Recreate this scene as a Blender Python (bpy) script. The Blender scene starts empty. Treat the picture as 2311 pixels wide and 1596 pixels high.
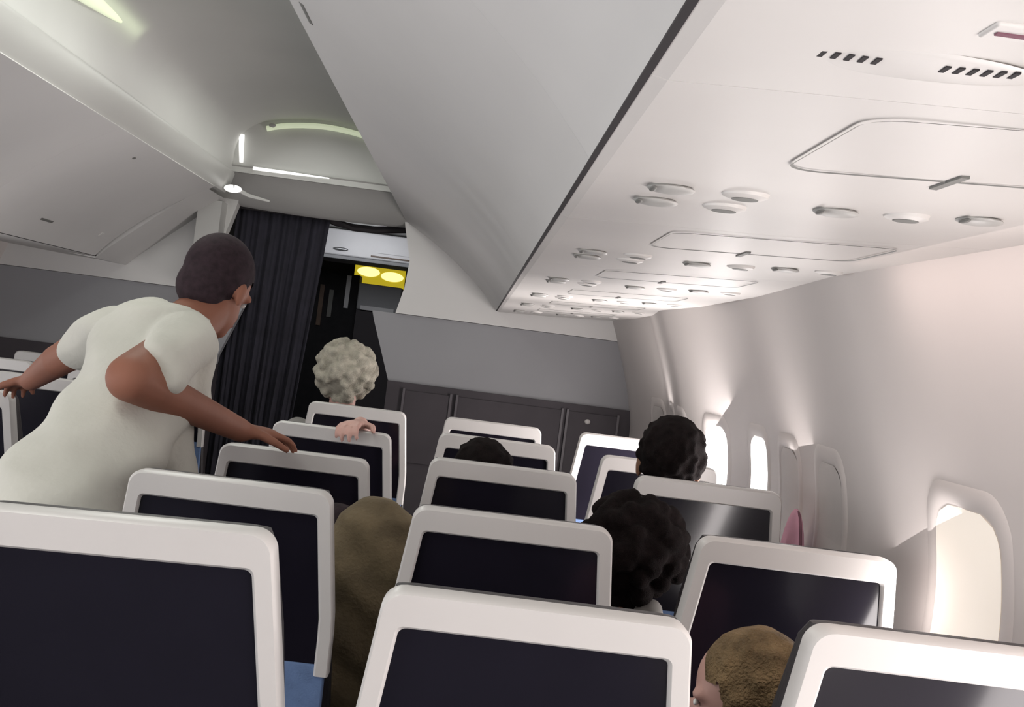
import bpy, bmesh, math, random
from mathutils import Vector, Matrix
random.seed(4)
SC = bpy.context.scene
COL = SC.collection
PI = math.pi

# ---------------------------------------------------------------- camera, world, lights, exposure
F = 2820.0; TH = math.radians(7.3)
fwd = Vector((88.4, F, -1.8)).normalized()
R0 = fwd.cross(Vector((0, 0, 1))).normalized(); U0 = R0.cross(fwd)
cr = math.cos(TH)*R0 + math.sin(TH)*U0
cu = -math.sin(TH)*R0 + math.cos(TH)*U0
cam = bpy.data.cameras.new('camera'); co = bpy.data.objects.new('camera', cam); COL.objects.link(co)
cam.sensor_width = 36; cam.lens = 36*F/2311; cam.clip_start = 0.02
M3 = Matrix((cr, cu, -fwd)).transposed()
co.matrix_world = Matrix.Translation((0.89, 0, 1.43)) @ M3.to_4x4()
SC.camera = co
SC.view_settings.view_transform = 'Standard'; SC.view_settings.look = 'None'
SC.view_settings.gamma = 1; SC.view_settings.use_curve_mapping = False
SC.view_settings.exposure = 0.0
W = bpy.data.worlds.new('world'); SC.world = W; W.use_nodes = True
W.node_tree.nodes['Background'].inputs[0].default_value = (0.8, 0.85, 0.9, 1)
W.node_tree.nodes['Background'].inputs[1].default_value = 0.3

def area(name, loc, target, sx, sy, power, col):
    l = bpy.data.lights.new(name, 'AREA'); l.shape = 'RECTANGLE'; l.size = sx; l.size_y = sy
    l.energy = power; l.color = col
    o = bpy.data.objects.new(name, l); COL.objects.link(o); o.location = loc
    d = Vector(target) - Vector(loc); o.rotation_euler = d.to_track_quat('-Z', 'Z').to_euler()
    return o
# cabin lamps: vault lights over the aisle, daylight at the open windows plus fill added along shut ones, LED wash added to brighten the near side wall
for yy, pw in ((-1.6, 3), (1.0, 11), (3.4, 9), (5.5, 5)):
    area('vault_lamp', (0, yy, 2.40), (0, yy, 0), 0.25, 1.3, pw, (0.97, 1.0, 0.93))
for yy, pw in ((-1.7, 12), (-0.7, 9), (0.3, 7), (1.3, 6), (2.3, 9), (3.3, 10), (4.4, 16), (5.5, 14)):
    area('daylight_fill_right', (1.70, yy, 0.98), (0.0, yy+0.2, 1.45), 0.8, 0.3, pw, (1.0, 0.93, 0.91))  # includes fill added beside shut windows to brighten the left bins
for yy, pw in ((-1.9, 18), (-0.9, 14), (0.1, 15), (1.2, 11), (2.3, 8), (3.4, 6), (4.5, 5)):
    area('daylight_fill_left', (-1.70, yy, 0.98), (0.3, yy+0.3, 1.45), 0.8, 0.3, pw, (0.98, 0.98, 1.0))  # forward ones are added fill, the windows beside them are shut
area('wall_wash', (1.50, 0.9, 1.640), (1.80, 0.9, 1.2), 0.10, 2.6, 3.0, (1.0, 0.80, 0.74))  # added to lift the near stretch of wall only
area('vault_lamp', (-0.385, 4.05, 2.36), (-0.47, 4.05, 2.40), 0.03, 0.8, 0.10, (0.85, 1.0, 0.62))  # small lamp added to soften the greenish glow on the vault
area('galley_lamp', (0.1, 7.5, 2.06), (0.1, 8.4, 1.6), 0.5, 0.3, 5, (0.95, 0.97, 1.0))

# ---------------------------------------------------------------- materials
MATS = {}
def mat(name, col, rough=0.5, var=0.04, scale=6, emit=None, estr=0, coat=0, metal=0, spec=0.5, bump=0):
    m = bpy.data.materials.new(name); m.use_nodes = True
    nt = m.node_tree; b = nt.nodes['Principled BSDF']
    n = nt.nodes.new('ShaderNodeTexNoise'); n.inputs['Scale'].default_value = scale; n.inputs['Detail'].default_value = 4
    tc = nt.nodes.new('ShaderNodeTexCoord'); nt.links.new(tc.outputs['Object'], n.inputs['Vector'])
    r = nt.nodes.new('ShaderNodeValToRGB')
    r.color_ramp.elements[0].position = 0.3; r.color_ramp.elements[1].position = 0.7
    r.color_ramp.elements[0].color = tuple(max(0, c*(1-var)) for c in col) + (1,)
    r.color_ramp.elements[1].color = tuple(min(1, c*(1+var)) for c in col) + (1,)
    nt.links.new(n.outputs['Fac'], r.inputs[0]); nt.links.new(r.outputs[0], b.inputs['Base Color'])
    b.inputs['Roughness'].default_value = rough; b.inputs['Metallic'].default_value = metal
    b.inputs['Coat Weight'].default_value = coat; b.inputs['Coat Roughness'].default_value = 0.08
    b.inputs['Specular IOR Level'].default_value = 0.12 if name.startswith('hair') else (0.3 if name.startswith('skin') else spec)
    if emit:
        b.inputs['Emission Color'].default_value = tuple(emit)+(1,); b.inputs['Emission Strength'].default_value = estr
    if bump:
        n2 = nt.nodes.new('ShaderNodeTexNoise'); n2.inputs['Scale'].default_value = scale*9
        nt.links.new(tc.outputs['Object'], n2.inputs['Vector'])
        bp = nt.nodes.new('ShaderNodeBump'); bp.inputs['Strength'].default_value = bump; bp.inputs['Distance'].default_value = 0.01
        nt.links.new(n2.outputs['Fac'], bp.inputs['Height']); nt.links.new(bp.outputs[0], b.inputs['Normal'])
    MATS[name] = m; return m
mat('bin_plastic', (0.62, 0.61, 0.60), 0.42, 0.03, 2)
mat('wall_plastic', (0.64, 0.60, 0.58), 0.55, 0.03, 2)
mat('ceiling_plastic', (0.55, 0.55, 0.53), 0.5, 0.03, 2)
mat('valance_plastic', (0.43, 0.425, 0.41), 0.4, 0.02, 3)
mat('psu_plastic', (0.64, 0.62, 0.60), 0.4, 0.02, 4)
mat('psu_grey', (0.16, 0.16, 0.15), 0.5)
mat('gap_black', (0.015, 0.012, 0.014), 0.8)
mat('divider_grey', (0.275, 0.275, 0.29), 0.6, 0.04, 2)
mat('divider_dark', (0.045, 0.038, 0.045), 0.7, 0.15, 4)
mat('trim_dark', (0.09, 0.08, 0.09), 0.5)
mat('curtain_navy', (0.016, 0.015, 0.024), 0.9, 0.25, 12, bump=0.1)
mat('carpet', (0.04, 0.042, 0.055), 0.95, 0.3, 40, bump=0.3)
mat('shell_grey', (0.52, 0.50, 0.488), 0.38, 0.03, 5)
mat('screen_black', (0.008, 0.007, 0.012), 0.16, 0.2, 3, coat=0.3)
mat('leather_black', (0.02, 0.016, 0.018), 0.5, 0.2, 20, bump=0.1)
mat('fabric_blue', (0.10, 0.16, 0.30), 0.85, 0.15, 30, bump=0.15)
mat('metal_grey', (0.4, 0.4, 0.41), 0.35, metal=0.8)
mat('window_day', (0.8, 0.8, 0.8), 0.4, emit=(1.0, 0.98, 0.96), estr=6)
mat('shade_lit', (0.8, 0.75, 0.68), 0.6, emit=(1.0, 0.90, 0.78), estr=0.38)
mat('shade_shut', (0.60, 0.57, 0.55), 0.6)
mat('glow_green', (0.6, 0.62, 0.5), 0.6, emit=(0.80, 0.90, 0.62), estr=0.42)
mat('glow_white', (0.8, 0.8, 0.8), 0.4, emit=(1.0, 0.99, 0.95), estr=1.0)
mat('sign_yellow', (0.7, 0.6, 0.05), 0.5, emit=(0.85, 0.66, 0.03), estr=0.5)
mat('sign_glow', (0.9, 0.85, 0.4), 0.5, emit=(1.0, 0.93, 0.42), estr=1.1)
mat('lamp_blue', (0.2, 0.2, 0.8), 0.4, emit=(0.10, 0.08, 0.95), estr=0.9)
mat('skin_tan', (0.24, 0.10, 0.065), 0.65, 0.08, 10)
mat('skin_pale', (0.46, 0.27, 0.23), 0.5, 0.06, 10)
mat('skin_brown', (0.20, 0.10, 0.06), 0.5, 0.08, 10)
mat('hair_dark', (0.009, 0.006, 0.006), 0.95, 0.4, 60, bump=0.6)
mat('hair_short', (0.028, 0.018, 0.022), 0.8, 0.3, 60, bump=0.3)
mat('hair_white', (0.44, 0.41, 0.34), 0.8, 0.25, 40, bump=0.8)
mat('hair_blond', (0.17, 0.115, 0.06), 0.6, 0.45, 25, bump=0.8)
mat('shirt_white', (0.52, 0.51, 0.46), 0.9, 0.05, 8, bump=0.15)
mat('shirt_print', (0.10, 0.11, 0.09), 0.9)
mat('trousers_khaki', (0.17, 0.15, 0.11), 0.9, 0.15, 20, bump=0.2)
mat('cloth_olive', (0.14, 0.105, 0.06), 0.95, 0.3, 14, bump=0.3)
mat('cloth_grey', (0.22, 0.21, 0.20), 0.95, 0.1, 14)
mat('cloth_dark', (0.02, 0.019, 0.022), 0.95, 0.2, 14)
mat('cloth_mauve', (0.20, 0.09, 0.12), 0.95, 0.2, 14)
mat('cloth_pink', (0.66, 0.36, 0.46), 0.9, 0.1, 14)
mat('paleblue', (0.34, 0.38, 0.44), 0.8, 0.1, 10)
mat('brown_wood', (0.12, 0.07, 0.045), 0.5, 0.3, 9)
mat('shoe_black', (0.02, 0.02, 0.02), 0.5)
mat('lip_red', (0.30, 0.10, 0.09), 0.5)
mat('eye_white', (0.7, 0.7, 0.68), 0.3)
mat('galley_white', (0.62, 0.61, 0.63), 0.35)

# ---------------------------------------------------------------- helpers
def obj(name, bm, m, parent=None, smooth=True, bevel=0):
    bmesh.ops.recalc_face_normals(bm, faces=bm.faces[:])
    me = bpy.data.meshes.new(name); bm.to_mesh(me); bm.free()
    return link(name, me, m, parent, smooth, bevel)
def link(name, me, m, parent=None, smooth=True, bevel=0):
    o = bpy.data.objects.new(name, me); COL.objects.link(o)
    me.materials.clear(); me.materials.append(MATS[m])
    if smooth:
        for p in me.polygons: p.use_smooth = True
        if bevel:
            b = o.modifiers.new('bevel', 'BEVEL'); b.width = bevel; b.segments = 3; b.limit_method = 'ANGLE'; b.angle_limit = 0.7
            w = o.modifiers.new('wn', 'WEIGHTED_NORMAL')
        try: me.set_sharp_from_angle(angle=0.75)
        except Exception: pass
    if parent: o.parent = parent
    return o
def tag(o, label, cat, group=None):
    o['label'] = label; o['category'] = cat
    if group: o['group'] = group
    return o
def struct(o): o['kind'] = 'structure'; return o
def thing(name, label, cat, loc=(0, 0, 0), rz=0, group=None):
    o = bpy.data.objects.new(name, None); COL.objects.link(o); o.location = loc; o.rotation_euler = (0, 0, rz)
    o.empty_display_size = 0.05
    return tag(o, label, cat, group)
def copy_tree(o, parent=None):
    c = o.copy(); COL.objects.link(c); c.parent = parent
    for ch in list(o.children): copy_tree(ch, c)
    return c
def box(bm, x0, x1, y0, y1, z0, z1):
    v = [bm.verts.new(p) for p in ((x0,y0,z0),(x1,y0,z0),(x1,y1,z0),(x0,y1,z0),(x0,y0,z1),(x1,y0,z1),(x1,y1,z1),(x0,y1,z1))]
    for f in ((0,1,2,3),(4,5,6,7),(0,1,5,4),(1,2,6,5),(2,3,7,6),(3,0,4,7)): bm.faces.new([v[i] for i in f])
def boxo(name, x0, x1, y0, y1, z0, z1, m, parent=None, bevel=0):
    bm = bmesh.new(); box(bm, x0, x1, y0, y1, z0, z1); return obj(name, bm, m, parent, bool(bevel), bevel)
def prism_y(bm, prof, y0, y1):                     # closed (x,z) profile run along y
    a = [bm.verts.new((x, y0, z)) for x, z in prof]; b = [bm.verts.new((x, y1, z)) for x, z in prof]
    n = len(prof); bm.faces.new(a); bm.faces.new(b)
    for i in range(n): bm.faces.new((a[i], a[(i+1) % n], b[(i+1) % n], b[i]))
def sheet_y(prof, ys, off=lambda y, x, z: 0.0, thick=0.02, sgn=1):
    bm = bmesh.new(); g = [[bm.verts.new((x - sgn*off(y, x, z), y, z)) for x, z in prof] for y in ys]
    for i in range(len(ys)-1):
        for j in range(len(prof)-1): bm.faces.new((g[i][j], g[i][j+1], g[i+1][j+1], g[i+1][j]))
    return bm
def smooth_prof(pts, n=4):                          # Catmull-Rom through the points
    out = []
    for i in range(len(pts)-1):
        p0 = pts[max(i-1, 0)]; p1 = pts[i]; p2 = pts[i+1]; p3 = pts[min(i+2, len(pts)-1)]
        for k in range(n):
            t = k/n
            out.append(tuple(0.5*((2*p1[d]) + (-p0[d]+p2[d])*t + (2*p0[d]-5*p1[d]+4*p2[d]-p3[d])*t*t + (-p0[d]+3*p1[d]-3*p2[d]+p3[d])*t**3) for d in range(len(p1))))
    out.append(tuple(pts[-1])); return out
def tube(bm, pts, r, n=10):
    rings = []
    for i, p in enumerate(pts):
        p = Vector(p); q = Vector(pts[min(i+1, len(pts)-1)]) - Vector(pts[max(i-1, 0)]); q.normalize()
        a = q.orthogonal().normalized(); b = q.cross(a)
        rr = r[i] if isinstance(r, (list, tuple)) else r
        rings.append([bm.verts.new(p + rr*(math.cos(2*PI*k/n)*a + math.sin(2*PI*k/n)*b)) for k in range(n)])
    for i in range(len(rings)-1):
        # align rings
        best = min(range(n), key=lambda s: (rings[i+1][s].co - rings[i][0].co).length)
        rings[i+1] = rings[i+1][best:] + rings[i+1][:best]
        if (rings[i+1][1].co - rings[i][1].co).length > (rings[i+1][-1].co - rings[i][1].co).length:
            rings[i+1] = [rings[i+1][0]] + rings[i+1][:0:-1]
        for k in range(n): bm.faces.new((rings[i][k], rings[i][(k+1) % n], rings[i+1][(k+1) % n], rings[i+1][k]))
    bm.faces.new(rings[0]); bm.faces.new(rings[-1])
def ellip(bm, c, r, rot=None, seg=20, rings=14):
    m = Matrix.Translation(c) @ (rot.to_4x4() if rot else Matrix.Identity(4)) @ Matrix.Diagonal((r[0], r[1], r[2], 1))
    bmesh.ops.create_uvsphere(bm, u_segments=seg, v_segments=rings, radius=1, matrix=m)
def capsule(bm, a, b, ra, rb, seg=14):
    a = Vector(a); b = Vector(b); d = b-a; L = d.length; z = d.normalized(); x = z.orthogonal().normalized(); y = z.cross(x)
    rings = []
    prof = [(-ra*math.cos(t), ra*math.sin(t)) for t in [PI/2*k/4 for k in range(1, 5)]] + [(L+rb*math.sin(t), rb*math.cos(t)) for t in [PI/2*k/4 for k in range(0, 4)]]
    for h, r in prof: rings.append([bm.verts.new(a + z*h + r*(math.cos(2*PI*k/seg)*x + math.sin(2*PI*k/seg)*y)) for k in range(seg)])
    for i in range(len(rings)-1):
        for k in range(seg): bm.faces.new((rings[i][k], rings[i][(k+1) % seg], rings[i+1][(k+1) % seg], rings[i+1][k]))
    bm.faces.new(rings[0]); bm.faces.new(rings[-1])
def loft(bm, secs, n=24):                            # sections: (centre, right vector, front vector, rx, ry)
    rings = []
    for c, rv, fv, rx, ry in secs:
        c = Vector(c); rv = Vector(rv).normalized(); fv = Vector(fv).normalized()
        rings.append([bm.verts.new(c + rv*rx*math.cos(2*PI*k/n) + fv*ry*math.sin(2*PI*k/n)) for k in range(n)])
    for i in range(len(rings)-1):
        for k in range(n): bm.faces.new((rings[i][k], rings[i][(k+1) % n], rings[i+1][(k+1) % n], rings[i+1][k]))
    bm.faces.new(rings[0]); bm.faces.new(rings[-1])
def blob(name, bm, m, parent=None, voxel=0.006, smooth=6, fn=None):   # union of shapes into one continuous skin
    bmesh.ops.recalc_face_normals(bm, faces=bm.faces[:])
    me = bpy.data.meshes.new('tmp'); bm.to_mesh(me); bm.free()
    o = bpy.data.objects.new('tmp', me); COL.objects.link(o)
    r = o.modifiers.new('r', 'REMESH'); r.mode = 'VOXEL'; r.voxel_size = voxel
    s = o.modifiers.new('s', 'SMOOTH'); s.iterations = smooth; s.factor = 0.5
    dg = bpy.context.evaluated_depsgraph_get(); dg.update()
    me2 = bpy.data.meshes.new_from_object(o.evaluated_get(dg))
    bpy.data.objects.remove(o); bpy.data.meshes.remove(me)
    me2.name = name
    if fn:
        for v in me2.vertices: v.co = fn(v.co.copy())
    return link(name, me2, m, parent)

# ---------------------------------------------------------------- setting: shell of the cabin
YB, YD, YE = -3.6, 6.70, 11.0
struct(boxo('floor', -1.9, 1.9, YB, YE, -0.06, 0.0, 'carpet'))
WP = smooth_prof([(1.55, 0.0), (1.70, 0.25), (1.80, 0.65), (1.845, 1.0), (1.835, 1.2), (1.775, 1.42), (1.685, 1.66), (1.67, 1.70)], 5)
KEYS = [(-3.6, 0.03), (-2.6, 0.07), (-2.59, 0.0), (-1.1, 0.07), (-1.09, 0.0), (0.6, 0.0), (2.5, 0.085), (2.66, 0.075), (3.95, -0.005), (4.1, 0.0), (4.85, 0.085), (4.95, 0.08), (5.75, 0.0), (6.6, 0.07), (11.1, 0.07)]  # inward swells shaped so the wall shows bright and dark bands
def scal(y):
    for (a, p), (b, q) in zip(KEYS, KEYS[1:]):
        if a <= y <= b: return p + (q-p)*(y-a)/(b-a)
    return 0.07
def off(y, x, z): return scal(y)*min(1, max(0.15, (z-0.2)/0.8))
ys = [YB + i*0.05 for i in range(int((YE-YB)/0.05)+1)]
for sgn, nm in ((1, 'wall_right'), (-1, 'wall_left')):
    bm = sheet_y([(sgn*x, z) for x, z in WP], ys, (lambda y, x, z: off(y, x, z)) , sgn=sgn)
    o = struct(obj(nm, bm, 'wall_plastic'))
    s = o.modifiers.new('solid', 'SOLIDIFY'); s.thickness = 0.03; s.offset = 1 if sgn > 0 else 1
# vault ceiling, profile across the aisle
VP = smooth_prof([(-0.47, 2.10), (-0.455, 2.20), (-0.44, 2.32), (-0.38, 2.41), (-0.24, 2.465), (0, 2.49), (0.24, 2.465), (0.38, 2.41), (0.44, 2.32), (0.455, 2.20), (0.47, 2.10)], 4)
bm = bmesh.new(); prism_y(bm, VP + [(0.50, 2.12), (0.50, 2.53), (-0.50, 2.53), (-0.50, 2.12)], YB, 6.45)
struct(obj('ceiling', bm, 'ceiling_plastic'))
# shell behind the bins so that no daylight leaks in
for sgn in (1, -1):
    bm = bmesh.new(); prism_y(bm, [(sgn*0.50, 2.13), (sgn*1.0, 2.16), (sgn*1.45, 2.05), (sgn*1.64, 1.72), (sgn*1.70, 1.72), (sgn*1.52, 2.12), (sgn*1.02, 2.24), (sgn*0.50, 2.20)], YB, YE)
    struct(obj('trim_1' if sgn > 0 else 'trim_2', bm, 'ceiling_plastic'))
struct(boxo('wall_back', -1.9, 1.9, YB-0.05, YB, 0, 2.6, 'wall_plastic'))
struct(boxo('wall_front', -1.9, 1.9, YE, YE+0.05, 0, 2.6, 'divider_dark'))
# end panel of the vault and the lower ceiling beyond it
bm = bmesh.new(); prism_y(bm, [(x, z) for x, z in VP if z > 2.17] , 6.45, 6.50)
struct(obj('trim_3', bm, 'ceiling_plastic'))
bm = bmesh.new()
N = 24; rows = []
for k in range(N+1):
    x = -0.62 + 1.24*k/N; c = 1-(x/0.62)**2
    rows.append([bm.verts.new(p) for p in ((x, 6.44, 2.205-0.0*c), (x, 6.50, 2.165), (x, 6.60, 2.10), (x, 6.70, 2.045-0.02*c), (x, 6.76, 2.035-0.02*c), (x, 6.76, 2.30), (x, 6.52, 2.30), (x, 6.52, 2.215))])
for k in range(N):
    for j in range(8): bm.faces.new((rows[k][j], rows[k][(j+1) % 8], rows[k+1][(j+1) % 8], rows[k+1][j]))
bm.faces.new(rows[0]); bm.faces.new(rows[-1])
struct(obj('trim_4', bm, 'valance_plastic'))
struct(boxo('ceiling_forward', -0.7, 0.7, 6.76, YE, 2.10, 2.16, 'ceiling_plastic'))
# bright valances running along the head of each row of bins
for sgn, nm in ((1, 'trim_5'), (-1, 'trim_6')):
    bm = bmesh.new(); prism_y(bm, [(sgn*x, z) for x, z in ((0.462, 2.052), (0.440, 2.090), (0.425, 2.150), (0.428, 2.162), (0.46, 2.162), (0.50, 2.10), (0.52, 2.052))], YB, 6.40)
    struct(obj(nm, bm, 'valance_plastic'))
# divider between the two cabins
def wallx(z, y=YD):
    for (x0, z0), (x1, z1) in zip(WP, WP[1:]):
        if z0 <= z <= z1: return x0+(x1-x0)*(z-z0)/(z1-z0) - off(y, 0, z)
    return 1.6
def divider(sgn, nm, m, edge, zs, y0, y1):
    bm = bmesh.new(); zz = [zs[0]+(zs[1]-zs[0])*k/8 for k in range(9)]
    prof = [(sgn*edge(z), z) for z in zz] + [(sgn*(wallx(z)+0.005), z) for z in reversed(zz)]
    prism_y(bm, prof, y0, y1); return struct(obj(nm, bm, m))
edge = lambda z: 0.33 + 0.13*min(1, max(0, (1.55-z)/0.35))
divider(1, 'wall_divider_right', 'divider_grey', edge, (1.20, 1.56), YD, YD+0.06)
divider(-1, 'wall_divider_left', 'divider_grey', edge, (1.17, 1.55), YD, YD+0.06)
divider(1, 'wall_divider_right_base', 'divider_dark', lambda z: 0.46, (0.0, 1.20), YD-0.03, YD+0.08)
divider(-1, 'wall_divider_left_base', 'divider_dark', lambda z: 0.46, (0.0, 1.17), YD-0.03, YD+0.08)
for sgn, zlow, nm in ((1, 1.562, 'wall_closeout_right'), (-1, 1.552, 'wall_closeout_left')):
    bm = bmesh.new(); prism_y(bm, [(sgn*x, z) for x, z in ((0.455, zlow), (0.485, 1.70), (0.495, 1.85), (0.45, 2.02), (0.43, 2.12), (1.40, 2.12), (1.60, 1.80), (1.64, 1.70), (1.68, zlow))], YD-0.02, YD+0.06)
    struct(obj(nm, bm, 'bin_plastic'))
# framed panels on the dark foot of the divider
for i, (x0, x1) in enumerate(((0.56, 0.80), (0.845, 1.40), (1.44, 1.70))):
    t = thing('divider_pocket', ['narrow dark framed panel on the divider nearest the doorway', 'wide dark framed panel in the middle of the divider foot', 'small dark framed panel on the divider foot beside the window wall'][i], 'wall panel', (x0, YD-0.03, 0.78), 0)
    w = x1-x0
    bm = bmesh.new(); box(bm, 0, w, -0.012, 0, 0, 0.38); obj('panel', bm, 'divider_dark', t, False)
    for xe in (-0.012, w):
        bm = bmesh.new(); box(bm, xe, xe+0.012, -0.02, 0, 0, 0.39); obj('edge_trim', bm, 'trim_dark', t, False)
bm = bmesh.new(); ellip(bm, (1.545, YD-0.045, 1.115), (0.016, 0.01, 0.014)); tag(obj('pale_spot', bm, 'shell_grey'), 'small pale round spot on the dark divider foot above the seats', 'knob')  # pale flattened ball set as a small spot

# ---------------------------------------------------------------- windows in the side walls
def rrect(w, h, r, n=6):
    pts = []
    for cx, cy, a0 in ((w-r, h-r, 0), (-w+r, h-r, 90), (-w+r, -h+r, 180), (w-r, -h+r, 270)):
        for k in range(n+1):
            a = math.radians(a0+90*k/n); pts.append((cx+r*math.cos(a), cy+r*math.sin(a)))
    return pts
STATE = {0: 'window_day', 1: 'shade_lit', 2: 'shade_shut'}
wn = 0
def window(sgn, y, state):
    global wn; wn += 1
    zc = 1.07; xw = wallx(zc, y)
    n = 'window_%d' % wn
    o = bpy.data.objects.new(n, None); COL.objects.link(o); o.location = (sgn*xw, y, zc); struct(o)
    sl = -(scal(y+0.1)-scal(y-0.1))/0.2
    o.rotation_euler = (0, 0, 0)
    def P3(u, v, d):   # u along y, v up, d out of the wall into the cabin
        return Vector((sgn*(wallx(zc+v, y+u) - xw - d - 0.002), u, v))
    bm = bmesh.new()
    def dense(pts):
        out = []
        for (a, b), (c, d) in zip(pts, pts[1:]+pts[:1]):
            n = max(1, int(math.hypot(c-a, d-b)/0.022) if math.hypot(c-a, d-b) > 0.05 else 1)
            if n > 1: n = 12
            out += [(a+(c-a)*k/n, b+(d-b)*k/n) for k in range(n)]
        return out
    ringsd = [(0.165, 0.235, 0.075, -0.003), (0.158, 0.228, 0.072, 0.002), (0.135, 0.205, 0.065, 0.003), (0.122, 0.190, 0.06, -0.002)]
    rs = [[bm.verts.new(P3(u, v, d)) for u, v in dense(rrect(w, h, r))] for w, h, r, d in ringsd]
    for a, b in zip(rs, rs[1:]):
        for k in range(len(a)): bm.faces.new((a[k], a[(k+1) % len(a)], b[(k+1) % len(a)], b[k]))
    obj('window_frame', bm, 'wall_plastic', o)
    bm = bmesh.new(); prev = None; w_, h_, r_ = 0.125, 0.193, 0.062
    for k in range(25):
        v = -h_ + 2*h_*k/24; e = max(0, abs(v)-(h_-r_)); hwid = w_ - r_ + math.sqrt(max(0, r_*r_-e*e))
        row = [bm.verts.new(P3(hwid*(q/4-1), v, 0.0005)) for q in range(9)]
        if prev:
            for q in range(8): bm.faces.new((prev[q], prev[q+1], row[q+1], row[q]))
        prev = row
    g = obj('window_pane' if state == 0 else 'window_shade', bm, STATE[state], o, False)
    if state:
        bm = bmesh.new(); tube(bm, [P3(-0.05, -0.16, 0.008), P3(0.05, -0.16, 0.008)], 0.005, 8); obj('shade_handle', bm, 'wall_plastic', o)
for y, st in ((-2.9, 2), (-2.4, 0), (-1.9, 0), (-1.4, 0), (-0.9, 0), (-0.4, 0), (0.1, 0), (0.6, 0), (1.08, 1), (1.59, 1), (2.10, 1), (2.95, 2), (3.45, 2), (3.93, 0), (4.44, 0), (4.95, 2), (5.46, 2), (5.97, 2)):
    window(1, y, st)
for y, st in ((-2.4, 0), (-1.9, 0), (-1.4, 0), (-0.9, 0), (-0.4, 0), (0.1, 0), (0.6, 0), (1.1, 2), (1.6, 2), (2.1, 2), (2.6, 2), (3.1, 2), (3.6, 2), (4.1, 2), (4.6, 2), (5.1, 2), (5.6, 2), (6.1, 2)):
    window(-1, y, st)

# ---------------------------------------------------------------- overhead bins
BF = smooth_prof([(0.455, 2.048), (0.60, 1.965), (0.76, 1.855), (0.90, 1.735), (0.965, 1.665), (0.985, 1.640)], 4)   # face
def bin_unit(sgn, y0, y1, label, group, drop=0.0):
    t = thing('overhead_bin', label, 'overhead bin', (0, y0, 0), 0, group)
    L = y1-y0
    bm = bmesh.new(); g = 0.0003
    inner = [(x+0.05, z+0.045) for x, z in BF]
    prism_y(bm, [(sgn*x, z-drop) for x, z in BF] + [(sgn*x, z-drop) for x, z in reversed(inner)], g, L-g)
    obj('bin_door', bm, 'bin_plastic', t)
    bm = bmesh.new(); prism_y(bm, [(sgn*x, z) for x, z in ((0.56, 2.06), (0.62, 2.02), (0.82, 1.88), (1.00, 1.72), (1.06, 1.70), (1.60, 1.72), (1.57, 1.80), (1.42, 2.00), (1.0, 2.10), (0.60, 2.09))], 0.004, L-0.004)
    obj('bin_body', bm, 'bin_plastic', t, False)
    # latch recess on the face near the foot, small placard marks at the top
    def onface(s, dy, w, h, m, nm, lift=0.003):
        i = s*(len(BF)-1); k = min(int(i), len(BF)-2); f = i-k
        x = BF[k][0]+(BF[k+1][0]-BF[k][0])*f; z = BF[k][1]+(BF[k+1][1]-BF[k][1])*f-drop
        tx, tz = BF[k+1][0]-BF[k][0], BF[k+1][1]-BF[k][1]; l = math.hypot(tx, tz); tx /= l; tz /= l
        nx, nz = tz, -tx
        if nx > 0: nx, nz = -nx, -nz
        if nz > 0: pass
        nx, nz = -abs(tz), -abs(tx)
        bm = bmesh.new(); vs = []
        for d in (-0.004, lift):
            for a, b in ((-1, -1), (1, -1), (1, 1), (-1, 1)):
                vs.append(bm.verts.new((sgn*(x+tx*a*h+nx*d), dy+b*w, z+tz*a*h+nz*d)))
        for f4 in ((0,1,2,3),(4,5,6,7),(0,1,5,4),(1,2,6,5),(2,3,7,6),(3,0,4,7)): bm.faces.new([vs[q] for q in f4])
        return obj(nm, bm, m, t, True, 0.001)
    return t, onface
rb = [(-3.5, -1.9), (-1.9, -0.3), (-0.3, 1.3), (1.3, 2.9), (2.9, 4.5), (4.5, 6.66)]
rn = ['right overhead bin at the back of the cabin', 'right overhead bin behind the camera', 'pale right overhead bin nearest the camera', 'right overhead bin with a small slot near its upper edge', 'right overhead bin one before the divider', 'last right overhead bin, ending at the grey divider']
for (a, b), n in zip(rb, rn):
    t, on = bin_unit(1, a, b, n, 'overhead bins on the right')
    if a == 1.3:
        on(0.06, 1.13, 0.075, 0.005, 'psu_grey', 'vent_slot', 0.001)
lb = [(-3.5, -1.9), (-1.9, -0.3), (-0.3, 1.3), (1.3, 2.9), (2.9, 4.5), (4.5, 6.12)]
ln = ['left overhead bin at the back of the cabin', 'left overhead bin behind the camera', 'left overhead bin across the aisle from the camera', 'left overhead bin at the left edge of the picture', 'left overhead bin in the middle of the row', 'last left overhead bin, with a long thin latch, before the white closet']
for (a, b), n in zip(lb, ln):
    t, on = bin_unit(-1, a, b, n, 'overhead bins on the left')
    L = b-a
    on(0.62, L*0.42, 0.07, 0.006, 'psu_grey', 'latch', 0.002)
    on(0.12, L*0.3, 0.012, 0.006, 'psu_grey', 'placard', 0.002)
    on(0.60, L*0.86, 0.018, 0.012, 'bin_plastic', 'push_button', 0.004)
# pale closet panel where the left bins end
t = thing('end_closet', 'pale closet panel between last left bin and dark curtain', 'closet', (0, 6.14, 0))
bm = bmesh.new(); prism_y(bm, [(-0.50, 2.04), (-0.64, 1.94), (-0.78, 1.82), (-0.93, 1.69), (-0.99, 1.63), (-1.60, 1.68), (-1.55, 1.85), (-1.40, 2.04)], 0, 0.54)
obj('panel', bm, 'bin_plastic', t, True)
bm = bmesh.new(); box(bm, -0.62, -0.50, 0.40, 0.54, 1.56, 2.02); obj('corner_post', bm, 'valance_plastic', t, True)

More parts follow.
